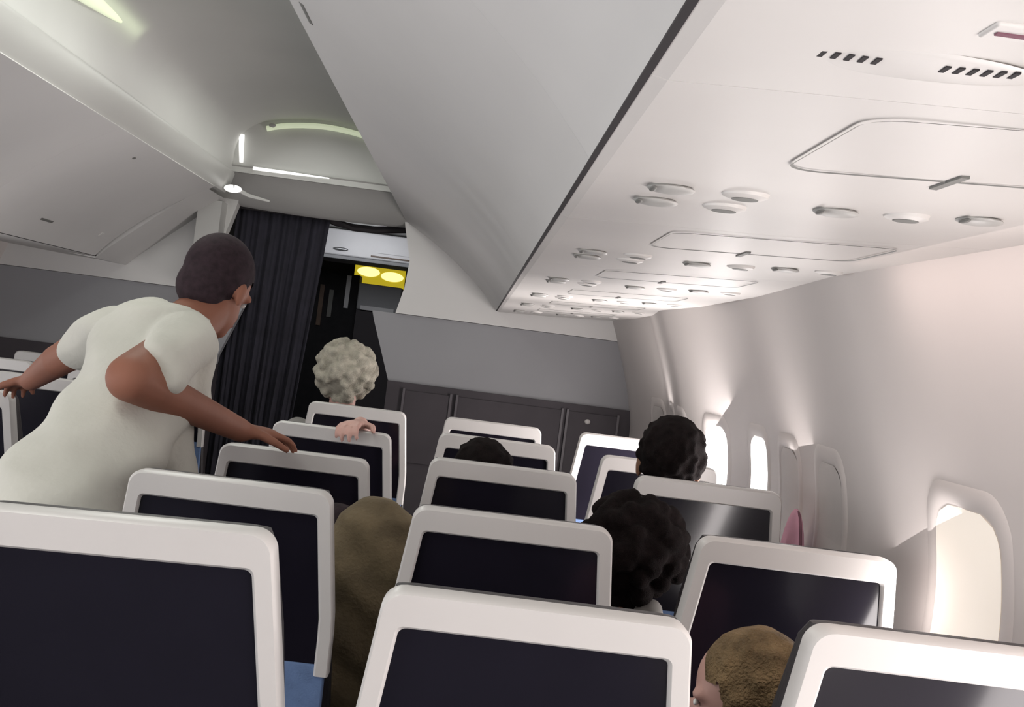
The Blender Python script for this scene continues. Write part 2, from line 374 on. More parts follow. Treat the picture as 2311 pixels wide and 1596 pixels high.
# ---------------------------------------------------------------- passenger service units under the bins
PS0, PS1 = (1.000, 1.636), (1.675, 1.672)
def pz(w): return PS0[1] + (PS1[1]-PS0[1])*(w-PS0[0])/(PS1[0]-PS0[0])
def psu(sgn, y0, L, label, group, full=True):
    t = thing('service_panel', label, 'service panel', (0, y0, 0), 0, group)
    bm = bmesh.new(); g = 0.0008
    prism_y(bm, [(sgn*0.990, 1.650), (sgn*0.990, 1.639), (sgn*1.003, pz(1.003)), (sgn*1.30, pz(1.30)-0.004), (sgn*1.655, pz(1.655)), (sgn*1.664, pz(1.66)+0.008), (sgn*1.655, 1.69), (sgn*1.003, 1.665)], g, L-g)
    obj('panel', bm, 'psu_plastic', t, False)
    if not full: return t
    zz = lambda w: pz(w) - 0.0045*(1-abs((w-1.32)/0.35))
    def rim(w0, w1, a, b, nm, m='psu_grey', r=0.035, th=0.0022):
        c = ((w0+w1)/2, (a+b)/2); pts = rrect((w1-w0)/2, (b-a)/2, r)
        bm = bmesh.new(); A = []; B = []
        for u, v in pts:
            A.append(bm.verts.new((sgn*(c[0]+u), c[1]+v, zz(c[0]+u)-0.0025)))
            k = 1-th/max(abs(u), abs(v), 0.01)*1.2
            B.append(bm.verts.new((sgn*(c[0]+u*k), c[1]+v*k, zz(c[0]+u*k)-0.0015)))
        for i in range(len(A)): bm.faces.new((A[i], A[(i+1) % len(A)], B[(i+1) % len(A)], B[i]))
        return obj(nm, bm, m, t)
    rim(1.165, 1.335+0.18, 0.05, 0.32, 'oxygen_mask_door')
    bm = bmesh.new(); box(bm, sgn*1.33-0.004, sgn*1.33+0.004, 0.28, 0.365, zz(1.33)-0.002, zz(1.33)+0.002)
    obj('door_latch', bm, 'psu_grey', t)
    for wx, dy in ((1.09, 0.53), (1.09, 0.65), (1.30, 0.60), (1.47, 0.59)):
        # reading lamp, a swivelling ball in a ring
        bm = bmesh.new(); ellip(bm, (sgn*wx, dy, zz(wx)-0.002), (0.028, 0.028, 0.005), None, 18, 10)
        l = obj('reading_lamp', bm, 'valance_plastic', t)
        bm = bmesh.new(); ellip(bm, (sgn*(wx-0.022), dy-0.012, zz(wx)-0.0055), (0.004, 0.017, 0.0025)); obj('lamp_slit', bm, 'psu_grey', l)
        # air vent nozzle beside it
        ax = wx+0.085
        bm = bmesh.new(); tube(bm, [(sgn*ax, dy, zz(ax)+0.002), (sgn*ax, dy, zz(ax)-0.003), (sgn*ax, dy, zz(ax)-0.006)], [0.028, 0.026, 0.018], 20)
        v = obj('air_vent', bm, 'psu_plastic', t)
        bm = bmesh.new(); tube(bm, [(sgn*ax, dy, zz(ax)-0.005), (sgn*ax, dy, zz(ax)-0.0068)], [0.0165, 0.015], 16); obj('nozzle', bm, 'psu_grey', v)
    # speaker grille: two short rows of slots in a shallow dish
    if y0 != 0.885: return t
    bm = bmesh.new(); ellip(bm, (sgn*1.14, -0.105, zz(1.14)+0.001), (0.085, 0.035, 0.0035), None, 28, 10); dish = obj('speaker_dish', bm, 'psu_plastic', t)
    for c in (1.095, 1.180):
        for k in range(6):
            bm = bmesh.new(); wx = c + (k-2.5)*0.0085; yy = -0.115 - 0.06*(wx-1.14); zs = zz(1.14)+0.001-0.0035*math.sqrt(max(0.0, 1-((wx-1.14)/0.085)**2-((yy+0.105)/0.035)**2))
            box(bm, sgn*wx-0.0017, sgn*wx+0.0017, yy-0.007, yy+0.007, zs-0.0006, zs+0.001)
            obj('grille_slot', bm, 'gap_black', dish, False)
    return t
yy0 = [-2.82, -1.89, -0.96-0.0, 0.885-0.93, 0.885, 1.815, 2.745, 3.675, 4.605, 5.535]
pl = ['right service panel at the back of the cabin', 'right service panel second from the back', 'right service panel behind the camera', 'right service panel above the camera', 'right service panel nearest the camera, with speaker grille and round vents', 'second right service panel, with faint vents and a dark latch', 'third right service panel', 'fourth right service panel', 'fifth right service panel', 'last right service panel, ending at the divider']
for y, n in zip(yy0, pl): psu(1, y, 0.93 if y < 5.5 else 1.13, n, 'service panels on the right', y > -0.5)
for i, y in enumerate(yy0): psu(-1, y, 0.93 if y < 5.5 else 1.13, ['rearmost', 'second rearmost', 'third rearmost', 'fourth rearmost', 'fifth rearmost', 'fifth from the divider', 'fourth from the divider', 'third from the divider', 'next to last before the divider', 'last before the divider'][i] + ' left service panel, seen edge on under the left bins', 'service panels on the left', False)
# dark gaps: bin to panel, panel to wall
for sgn in (1, -1):
    bm = bmesh.new(); prism_y(bm, [(sgn*0.9845, 1.6385), (sgn*0.9845, 1.660), (sgn*0.9905, 1.660), (sgn*0.9905, 1.6385)], YB, 6.66)
    struct(obj('trim_7' if sgn > 0 else 'trim_8', bm, 'gap_black', None, False))
    bm = bmesh.new(); prism_y(bm, [(sgn*1.656, 1.683), (sgn*1.656, 1.70), (sgn*1.70, 1.70), (sgn*1.70, 1.683)], YB, 6.66)
    struct(obj('trim_9' if sgn > 0 else 'trim_10', bm, 'gap_black', None, False))
# call light and pictogram plate at the near service panel
bm = bmesh.new(); ellip(bm, (1.074, 0.618, pz(1.074)-0.002), (0.013, 0.012, 0.004)); tag(obj('call_light', bm, 'lamp_blue'), 'small glowing blue call light at the top edge of the picture', 'light')
t = thing('sign_plate', 'pinkish narrow warning plate on the near service panel', 'sign', (1.185, 0.685, pz(1.185)-0.004))
bm = bmesh.new(); box(bm, -0.035, 0.05, -0.014, 0.014, -0.002, 0.003); obj('plate', bm, 'psu_plastic', t, True, 0.002)
bm = bmesh.new(); box(bm, -0.030, 0.045, -0.003, 0.002, -0.003, -0.002); box(bm, 0.0, 0.030, 0.002, 0.007, -0.003, -0.002); obj('pictogram', bm, 'cloth_mauve', t, False)

# ---------------------------------------------------------------- ceiling lights and stand-in glows
t = thing('ceiling_light', 'greenish lit strip along the top of the vault end panel', 'light', (0, 6.44, 0))
vt = [(x, z) for x, z in VP if z > 2.36 and x > -0.40]
bm = bmesh.new(); tube(bm, [(x*0.93, -0.012, z-0.035) for x, z in vt if x > -0.33], 0.014, 8); obj('lamp_tube', bm, 'glow_green', t)
bm = bmesh.new(); tube(bm, [(-0.420, -0.012, 2.36), (-0.415, -0.012, 2.30), (-0.405, -0.012, 2.22)], [0.014, 0.013, 0.010], 8); obj('edge_glow', bm, 'glow_white', t)  # glowing tube stands in for the bright edge of the end panel
bm = bmesh.new(); tube(bm, [(-0.34, -0.02, 2.196), (-0.2, -0.02, 2.196), (0.05, -0.02, 2.196)], [0.009, 0.008, 0.003], 8); obj('lower_light', bm, 'glow_white', t)
bm = bmesh.new(); ellip(bm, (-0.27, -0.02, 2.425), (0.02, 0.01, 0.012)); obj('fixing', bm, 'valance_plastic', t)
t = thing('ceiling_light', 'soft greenish glow on the vault at the upper left corner', 'light', (0, 3.95, 0))
bm = bmesh.new(); ellip(bm, (-0.425, 0, 2.37), (0.012, 0.70, 0.040), Matrix.Rotation(0.09, 3, 'X')); obj('lens', bm, 'glow_green', t)  # glowing ellipsoid stands in for a soft patch of light on the vault
t = thing('reading_lamp', 'bright small lamp at the forward end of the left valance', 'light', (-0.40, 6.28, 2.065))
bm = bmesh.new(); ellip(bm, (0, 0, 0), (0.045, 0.03, 0.02)); obj('lens', bm, 'glow_white', t)
bm = bmesh.new(); tube(bm, [(0.0, -0.02, 0.005), (0.07, 0.05, -0.02), (0.17, 0.10, -0.03)], [0.014, 0.012, 0.006], 8); obj('arm', bm, 'valance_plastic', t)

# ---------------------------------------------------------------- curtain, rail and what shows through the doorway
t = thing('curtain', 'tall dark navy curtain half drawn across the aisle doorway', 'curtain', (0, 6.80, 0))
bm = bmesh.new(); nx, nz = 90, 24; g = []
for i in range(nx+1):
    col = []
    for j in range(nz+1):
        z = 0.12 + 1.90*j/nz; s = i/nx
        xl, xr = -0.47, 0.035 - 0.07*min(1, (2.02-z)/1.1)
        fold = 0.012*math.sin(s*PI*13) + 0.008*math.sin(s*PI*31+z*2)
        col.append(bm.verts.new((xl+(xr-xl)*s, fold*(0.6+0.4*(2.02-z)), z)))
    g.append(col)
for i in range(nx):
    for j in range(nz): bm.faces.new((g[i][j], g[i+1][j], g[i+1][j+1], g[i][j+1]))
o = obj('cloth', bm, 'curtain_navy', t); s = o.modifiers.new('s', 'SOLIDIFY'); s.thickness = 0.004
bm = bmesh.new(); box(bm, -0.47, 0.03, -0.03, 0.02, 2.015, 2.035); obj('heading', bm, 'gap_black', t, True, 0.004)
bm = bmesh.new(); tube(bm, [(-0.48, 6.83, 2.032), (0.0, 6.83, 2.030), (0.06, 6.83, 2.012), (0.16, 6.83, 1.996), (0.28, 6.83, 1.998), (0.46, 6.83, 2.025)], 0.020, 8)
tag(obj('curtain_rail', bm, 'gap_black'), 'black curved rail over the open half of the doorway', 'curtain rail')
t = thing('galley_cabinet', 'pale galley cabinet high up beyond the doorway', 'cabinet', (0, 8.2, 0))
boxo('body', -0.35, 0.60, 0, 0.5, 1.92, 2.09, 'galley_white', t, 0.01)
boxo('lower_shelf', -0.35, 0.60, -0.02, 0.45, 1.895, 1.918, 'divider_grey', t, 0.004)
boxo('bright_panel', 0.19, 0.40, -0.012, 0, 1.965, 2.02, 'galley_white', t)
boxo('dark_slot', 0.15, 0.45, -0.01, 0, 1.935, 1.945, 'brown_wood', t)
bm = bmesh.new(); ellip(bm, (-0.05, -0.01, 1.96), (0.05, 0.01, 0.012)); obj('handle', bm, 'metal_grey', t)
t = thing('exit_sign', 'glowing yellow lit sign hanging in the forward doorway', 'sign', (0.125, 9.4, 1.87))
boxo('housing', -0.19, 0.19, 0, 0.05, -0.075, 0.075, 'sign_yellow', t, 0.006)
bm = bmesh.new(); ellip(bm, (-0.085, -0.002, 0.025), (0.085, 0.006, 0.036)); ellip(bm, (0.095, -0.002, 0.008), (0.085, 0.006, 0.036)); obj('lit_face', bm, 'sign_glow', t)
boxo('lower_edge', -0.13, 0.16, -0.008, 0.05, -0.085, -0.068, 'brown_wood', t)
boxo('bracket', -0.02, 0.02, 0.01, 0.04, 0.075, 0.26, 'metal_grey', t)
t = thing('galley_cart_box', 'mauve grey box with a white strip below the yellow sign', 'box', (0.16, 9.0, 0))
boxo('body', -0.14, 0.17, 0, 0.3, 1.60, 1.79, 'divider_grey', t, 0.01)
boxo('white_strip', -0.11, 0.13, -0.012, 0, 1.60, 1.63, 'galley_white', t)
boxo('shelf_support', -0.14, 0.17, 0.02, 0.3, 0.0, 1.60, 'divider_dark', t)
t = thing('galley_column', 'dark brown galley column with pale vertical strips', 'cabinet', (-0.12, 9.2, 0))
boxo('body', -0.25, 0.12, 0, 0.3, 0, 1.85, 'cloth_dark', t)
for x, z0, z1, m in ((-0.14, 1.45, 1.75, 'brown_wood'), (-0.07, 1.52, 1.72, 'psu_grey'), (0.045, 1.60, 1.84, 'galley_white')):
    boxo('strip', x-0.016, x+0.016, -0.015, 0, z0, z1, m, t)

# ---------------------------------------------------------------- seats
TOP = 1.145
def plane_pt(s, t, d):     # s across, t down from the top, d out of the back towards the row behind
    return Vector((s, 0.17*t - d, TOP - t))
def hw(t): return 0.176 + 0.12*min(t, 0.24)
def make_seat():
    root = thing('airplane_seat', 'seat', 'seat')
    # inverted-U frame of pale plastic
    bm = bmesh.new(); r = 0.026; outer = []; inner = []; band = 0.044; side = 0.026; end = 0.338
    def path(inset, top, rad, n=6):
        p = []
        ts = [end - (end-top-rad)*k/8 for k in range(9)]
        for t in ts: p.append((-(hw(t)-inset), t))
        w = hw(top+rad)-inset
        for k in range(1, n+1):
            a = PI/2*k/n; p.append((-(w-rad) - rad*math.cos(a), top+rad-rad*math.sin(a)))
        for x, t in reversed(p[:]): p.append((-x, t))
        return p
    po = path(0, 0.0, r); pi_ = path(side, band, 0.010)
    vs = []
    for (so, to), (si, ti) in zip(po, pi_):
        bo = 0.004
        vs.append([bm.verts.new(plane_pt(so, to, -0.032)), bm.verts.new(plane_pt(so, to, 0.002)), bm.verts.new(plane_pt(so*0.985, to+0.004 if to < end-0.02 else to, 0.008)),
                   bm.verts.new(plane_pt(si*1.02, ti-0.003 if ti < end-0.02 else ti, 0.008)), bm.verts.new(plane_pt(si, ti, 0.003)), bm.verts.new(plane_pt(si, ti, -0.032))])
    for a, b in zip(vs, vs[1:]):
        for k in range(6): bm.faces.new((a[k], a[(k+1) % 6], b[(k+1) % 6], b[k]))
    bm.faces.new(vs[0]); bm.faces.new(vs[-1])
    obj('back_frame', bm, 'shell_grey', root)
    # glossy dark panel held by the frame
    bm = bmesh.new(); f = [bm.verts.new(plane_pt(s*(hw(t)-side+0.004), t, -0.004)) for s, t in ((-1, band-0.004), (1, band-0.004), (1, 0.318), (-1, 0.318))]
    b2 = [bm.verts.new(v.co + Vector((0, 0.012, 0))) for v in f]
    bm.faces.new(f); bm.faces.new(b2)
    for k in range(4): bm.faces.new((f[k], f[(k+1) % 4], b2[(k+1) % 4], b2[k]))
    obj('screen_panel', bm, 'screen_black', root, False)
    # leather back cushion on the far side
    bm = bmesh.new(); secs = []
    for t, w, d in ((0.001, 0.150, 0.018), (0.004, 0.166, 0.03), (0.025, 0.172, 0.055), (0.12, 0.185, 0.065), (0.3, 0.20, 0.07), (0.5, 0.215, 0.07), (0.68, 0.22, 0.08)):
        c = plane_pt(0, t, -0.035-d*0.5); secs.append((c, t, w, d*0.5))
    rings = []
    for c, t, w, d in secs:
        rings.append([bm.verts.new(c + Vector((u, v, 0))) for u, v in rrect(w, d+0.002, min(0.02, d*0.9), 3)])
    for a, b in zip(rings, rings[1:]):
        for k in range(len(a)): bm.faces.new((a[k], a[(k+1) % len(a)], b[(k+1) % len(a)], b[k]))
    bm.faces.new(rings[0]); bm.faces.new(rings[-1])
    obj('backrest', bm, 'leather_black', root)
    # blue cloth lower back with pocket
    bm = bmesh.new(); prof = [(0.318, -0.002), (0.335, 0.002), (0.5, 0.010), (0.66, 0.012), (0.68, -0.02), (0.318, -0.02)]
    for s0 in (0,):
        A = [bm.verts.new(plane_pt(-0.198, t, d)) for t, d in prof]; B = [bm.verts.new(plane_pt(0.198, t, d)) for t, d in prof]
        bm.faces.new(A); bm.faces.new(B)
        for k in range(len(prof)): bm.faces.new((A[k], A[(k+1) % 6], B[(k+1) % 6], B[k]))
    obj('lower_back', bm, 'fabric_blue', root, True, 0.004)
    bm = bmesh.new(); box(bm, -0.20, 0.20, 0.09, 0.56, 0.36, 0.47); obj('seat_cushion', bm, 'leather_black', root, True, 0.03)
    for s in (-1, 1):
        bm = bmesh.new(); box(bm, s*0.235-0.014, s*0.235+0.014, 0.10, 0.48, 0.60, 0.64); box(bm, s*0.235-0.012, s*0.235+0.012, 0.12, 0.17, 0.40, 0.61)
        obj('armrest', bm, 'leather_black', root, True, 0.006)
    for s in (-1, 1):
        bm = bmesh.new(); tube(bm, [(s*0.15, 0.48, 0.37), (s*0.15, 0.52, 0.0)], 0.016); tube(bm, [(s*0.15, 0.16, 0.37), (s*0.15, 0.10, 0.0)], 0.016); obj('leg', bm, 'metal_grey', root)
    return root
proto = make_seat()
used = [False]
def seat(x, y, label, group, dz=0, rx=0, ry=0, rz=0):
    if used[0]: o = copy_tree(proto)
    else: o = proto; used[0] = True
    o.location = (x, y, dz*0); o.rotation_euler = (0, ry, rz); o.scale = (1, 1, (TOP+dz)/TOP)
    o['label'] = label; o['group'] = group
    return o
RY = [1.417, 2.205, 3.0, 3.79, 4.58]
ordn = ['first', 'second', 'third', 'fourth', 'fifth']
where = [['large aisle seat back cut off by the lower left corner', 'aisle seat back right behind the lower left corner seat', 'aisle seat back the leaning man rests his hand on', 'aisle seat back with a pink hand on top', 'farthest aisle seat back, in front of the white haired head'],
         ['middle seat back at the bottom centre, largest of the middle column', 'middle seat back with triangular reflections, second of its column', 'wide dark middle seat back, third of its column', 'middle seat back with a dark head top in front of it, fourth of its column', 'farthest middle seat back, smallest of its column'],
         ['window seat back cut off by the lower right corner', 'window seat back with a grey reflection at its right corner', 'window seat back just below the dark haired head by the wall', 'window seat back brightly lit, left of the dark head', 'farthest window seat back of the right block']]
DZ = [[0.045, 0.0, -0.015, -0.008, 0.018], [0.003, -0.004, 0.012, 0.018, 0.022], [0.018, 0.004, 0.03, 0.012, 0.028]]
XC = [0.5, 1.0, 1.5]
for c in range(3):
    for r in range(5):
        ry = 0.0
        x = XC[c]
        x += {(0,0): 0.050, (2,0): -0.006, (2,1): 0.012, (1,0): 0.002}.get((c, r), 0)
        if c == 0 and r == 0: ry = 0.028
        seat(x, RY[r], where[c][r], ['aisle', 'middle', 'window'][c] + ' seats of the right block', DZ[c][r], 0, -ry if ry else 0)
for i, (x, y, l) in enumerate(((-0.5, 3.39, 'left block aisle seat back at the left edge under the man\'s hand'), (-0.5, 4.18, 'left block aisle seat hidden behind the leaning man'), (-0.5, 4.97, 'left block aisle seat farther ahead behind the leaning man'), (-1.0, 4.97, 'left block middle seat at the left edge'), (-1.0, 5.76, 'left block middle seat nearest the divider'), (-0.5, 5.76, 'left block aisle seat nearest the divider'))):
    seat(x, y, l, 'seats of the left block', 0.01)

# ---------------------------------------------------------------- people
def basis(f, up=(0, 0, 1)):
    f = Vector(f).normalized(); r = f.cross(Vector(up)).normalized(); u = r.cross(f)
    return Matrix((r, f, u)).transposed(), r, f, u
def head_shapes(bm, c, f, s=1.0, up=(0, 0, 1)):
    M, r, fv, u = basis(f, up); c = Vector(c); q = lambda a, b, d: c + (r*a + fv*b + u*d)*s
    ellip(bm, q(0, -0.01, 0.025), (0.075*s, 0.095*s, 0.092*s), M)
    ellip(bm, q(0, 0.025, -0.045), (0.056*s, 0.065*s, 0.070*s), M)
    ellip(bm, q(0, 0.062, -0.085), (0.028*s, 0.025*s, 0.024*s), M)          # chin
    ellip(bm, q(0, 0.095, -0.025), (0.013*s, 0.020*s, 0.022*s), M)           # nose
    for e in (-1, 1):
        ellip(bm, q(e*0.078, 0.0, -0.012), (0.010*s, 0.018*s, 0.032*s), M, 12, 8)   # ears
        ellip(bm, q(e*0.033, 0.070, 0.012), (0.026*s, 0.015*s, 0.012*s), M, 12, 8)  # brow
    return q, M
def face_parts(q, M, s, body, mskin='lip_red'):
    for e in (-1, 1):
        bm = bmesh.new(); ellip(bm, q(e*0.030, 0.078, -0.004), (0.011*s, 0.005*s, 0.006*s), M, 12, 8); obj('eye', bm, 'eye_white', body)
    bm = bmesh.new(); ellip(bm, q(0, 0.088, -0.060), (0.022*s, 0.006*s, 0.006*s), M, 12, 8); obj('mouth', bm, mskin, body)
def hand_shapes(bm, w, d, n, curl=0.5, sp=1.0, thumb=1, s=1.0):
    # w wrist, d pointing direction of the palm, n normal of the back of the hand
    w = Vector(w); d = Vector(d).normalized(); n = Vector(n).normalized(); a = d.cross(n).normalized(); n = a.cross(d)
    loft(bm, [(w, a, n, 0.026*s, 0.020*s), (w+d*0.03*s, a, n, 0.034*s, 0.017*s), (w+d*0.075*s, a, n, 0.040*s, 0.014*s), (w+d*0.092*s, a, n, 0.036*s, 0.010*s)], 16)
    for k, (o, L) in enumerate(((-0.029, 0.068), (-0.010, 0.078), (0.010, 0.073), (0.029, 0.058))):
        p = w + (d*0.085 + a*o*sp)*s; dd = (d + a*o*3.5*sp).normalized()
        for seg, fr in enumerate((0.45, 0.32, 0.23)):
            ang = curl*(seg+0.6)*0.8; v = dd*math.cos(ang) - n*math.sin(ang); e = p + v*L*fr*s
            capsule(bm, p, e, (0.0092-0.0009*seg)*s, (0.0086-0.0010*seg)*s, 10); p = e
    p = w + (d*0.03 - a*0.028*thumb)*s; v = (d*0.6 - a*0.8*thumb - n*0.25).normalized(); e = p+v*0.04*s; capsule(bm, p, e, 0.012*s, 0.0105*s, 10)
    v2 = (d*0.9 - a*0.35*thumb - n*0.4).normalized(); capsule(bm, e, e+v2*0.034*s, 0.0102*s, 0.008*s, 10)

# the man in the white T-shirt, bending over the aisle
man = thing('person', 'standing man in a white T-shirt leaning over the aisle with arms spread', 'person', (0.0, 2.55, 0))
inv = Vector((0.0, 2.55, 0))
def W_(x, y, z): return Vector((x, y, z)) - inv
face = (0.42, 0.84, -0.45); H = W_(0.278, 2.95, 1.493); tr = Vector((0.74, -0.62, 0.0)); tf = Vector((0.60, 0.72, -0.35))
NK = W_(0.235, 2.87, 1.425); RS = W_(0.262, 2.765, 1.365); LS = W_(0.050, 2.935, 1.362)
EL = W_(0.228, 2.480, 1.285); WR = W_(0.395, 2.835, 1.178); LE = W_(-0.115, 3.10, 1.270); LW = W_(-0.235, 3.27, 1.200)
HP = W_(0.115, 2.46, 1.00)
bm = bmesh.new(); q, HM = head_shapes(bm, H, face, 0.93)
capsule(bm, NK - Vector((0, 0, 0.03)), H + Vector((-0.012, -0.02, -0.05)), 0.062, 0.056)
loft(bm, [(HP, tr, tf, 0.115, 0.085), (W_(0.15, 2.56, 1.13), tr, tf, 0.10, 0.08), (W_(0.175, 2.70, 1.24), tr, tf, 0.12, 0.08), (W_(0.17, 2.82, 1.34), tr, tf, 0.11, 0.06), (NK, tr, tf, 0.055, 0.045)])
capsule(bm, RS, EL, 0.050, 0.048); capsule(bm, EL, WR, 0.048, 0.027)

capsule(bm, LS, LE, 0.050, 0.040); capsule(bm, LE, LW, 0.041, 0.027)
hand_shapes(bm, WR, (0.60, 0.62, -0.05), (0, -0.1, 1), 0.45, 1.1, -1)
hand_shapes(bm, LW, (-0.45, 0.75, -0.12), (-0.1, 0, 1), 0.5, 1.0, 1)
LEG = []
for s, fx, fy in ((-1, -0.02, 2.42), (1, 0.17, 2.50)):
    hip = HP + tr*0.075*s + Vector((0, 0, -0.06)); kn = W_(fx+0.0, fy+0.06, 0.50); an = W_(fx, fy, 0.09)
    capsule(bm, hip, kn, 0.085, 0.056); capsule(bm, kn, an, 0.054, 0.036); LEG.append((hip, kn, an))
    capsule(bm, an, an + Vector((0.05, 0.13, -0.05)), 0.034, 0.03)
body = blob('body', bm, 'skin_tan', man, 0.0055, 4)
face_parts(q, HM, 0.93, man)
bm = bmesh.new(); ellip(bm, q(0, -0.018, 0.036), (0.077, 0.094, 0.092), HM, 28, 20); ellip(bm, q(0, -0.055, -0.02), (0.065, 0.056, 0.065), HM)
hm = lambda v: v
def cut_hair(o, q, M, s, zf=0.03, yb=0.0, nape=-0.075):     # keep hair off the face and neck
    me = o.data; b = bmesh.new(); b.from_mesh(me); c = q(0, 0, 0); Mi = M.transposed()
    dead = []
    for v in b.verts:
        l = Mi @ (v.co - c)/s
        lim = zf if l.y > 0.035 else (zf + (nape-zf)*min(1, (0.035-l.y)/0.07))
        if l.z < lim - 0.004: dead.append(v)
    bmesh.ops.delete(b, geom=dead, context='VERTS'); b.to_mesh(me); b.free()
hr = blob('hair', bm, 'hair_short', man, 0.006, 3); cut_hair(hr, q, HM, 0.93, 0.045, 0, -0.085)
# T-shirt, hanging loose
bm = bmesh.new()
loft(bm, [(W_(0.130, 2.42, 0.985), tr, tf, 0.145, 0.140), (W_(0.128, 2.45, 1.050), tr, tf, 0.130, 0.125), (W_(0.165, 2.58, 1.14), tr, tf, 0.140, 0.125), (W_(0.185, 2.69, 1.23), tr, tf, 0.150, 0.115), (W_(0.172, 2.78, 1.315), tr, tf, 0.155, 0.105), (W_(0.160, 2.84, 1.365), tr, tf, 0.150, 0.090), (W_(0.175, 2.86, 1.405), tr, tf, 0.115, 0.075), (NK + Vector((0, -0.0, 0.000)), tr, tf, 0.072, 0.062)], 32)
ellip(bm, RS, (0.068, 0.072, 0.068)); ellip(bm, LS, (0.060, 0.070, 0.060))
capsule(bm, RS, RS + (EL-RS)*0.70 + Vector((0.030, 0, 0.002)), 0.070, 0.063); capsule(bm, LS, LS + (LE-LS)*0.55, 0.062, 0.058)
capsule(bm, LS, W_(0.16, 2.86, 1.40), 0.055, 0.055)
capsule(bm, RS + Vector((0.0, 0.02, -0.01)), RS + Vector((0.030, 0.06, -0.15)), 0.060, 0.040)
capsule(bm, W_(0.235, 2.70, 1.20), W_(0.260, 2.72, 1.08), 0.070, 0.080)
def folds(v):
    return v + Vector((0.006*math.sin(v.z*38+v.x*34+v.y*9), 0.006*math.sin(v.z*50-v.x*26), 0))
sh = blob('t_shirt', bm, 'shirt_white', man, 0.008, 5, folds)
bm = bmesh.new()
for i in range(16):
    a = i*0.4; p = W_(0.115+0.030*math.sin(a*2.3)-0.006*i*0.4, 2.60+0.012*i, 1.262+0.0095*i)
    ellip(bm, p + Vector((0.006*(-1)**i, 0, 0)), (0.004+0.003*(i % 3), 0.02, 0.004), None, 8, 6)
# worn printed marks on the back of the shirt
bm.free()
bm = bmesh.new(); HPz = HP + Vector((0, 0, 0.02))
loft(bm, [(HP + Vector((0, 0, 0.00)), tr, tf, 0.122, 0.100), (HP - Vector((0, 0, 0.03)), tr, tf, 0.135, 0.110), (HP - Vector((0, 0, 0.10)), tr, tf, 0.150, 0.120)])
for hip, kn, an in LEG:
    capsule(bm, hip, kn, 0.098, 0.072); capsule(bm, kn, an + Vector((0, 0, 0.02)), 0.072, 0.062)
blob('trousers', bm, 'trousers_khaki', man, 0.009, 5)
for hip, kn, an in LEG:
    bm = bmesh.new(); capsule(bm, an + Vector((-0.01, -0.03, -0.045)), an + Vector((0.055, 0.16, -0.052)), 0.046, 0.036); blob('shoe', bm, 'shoe_black', man, 0.007, 3)

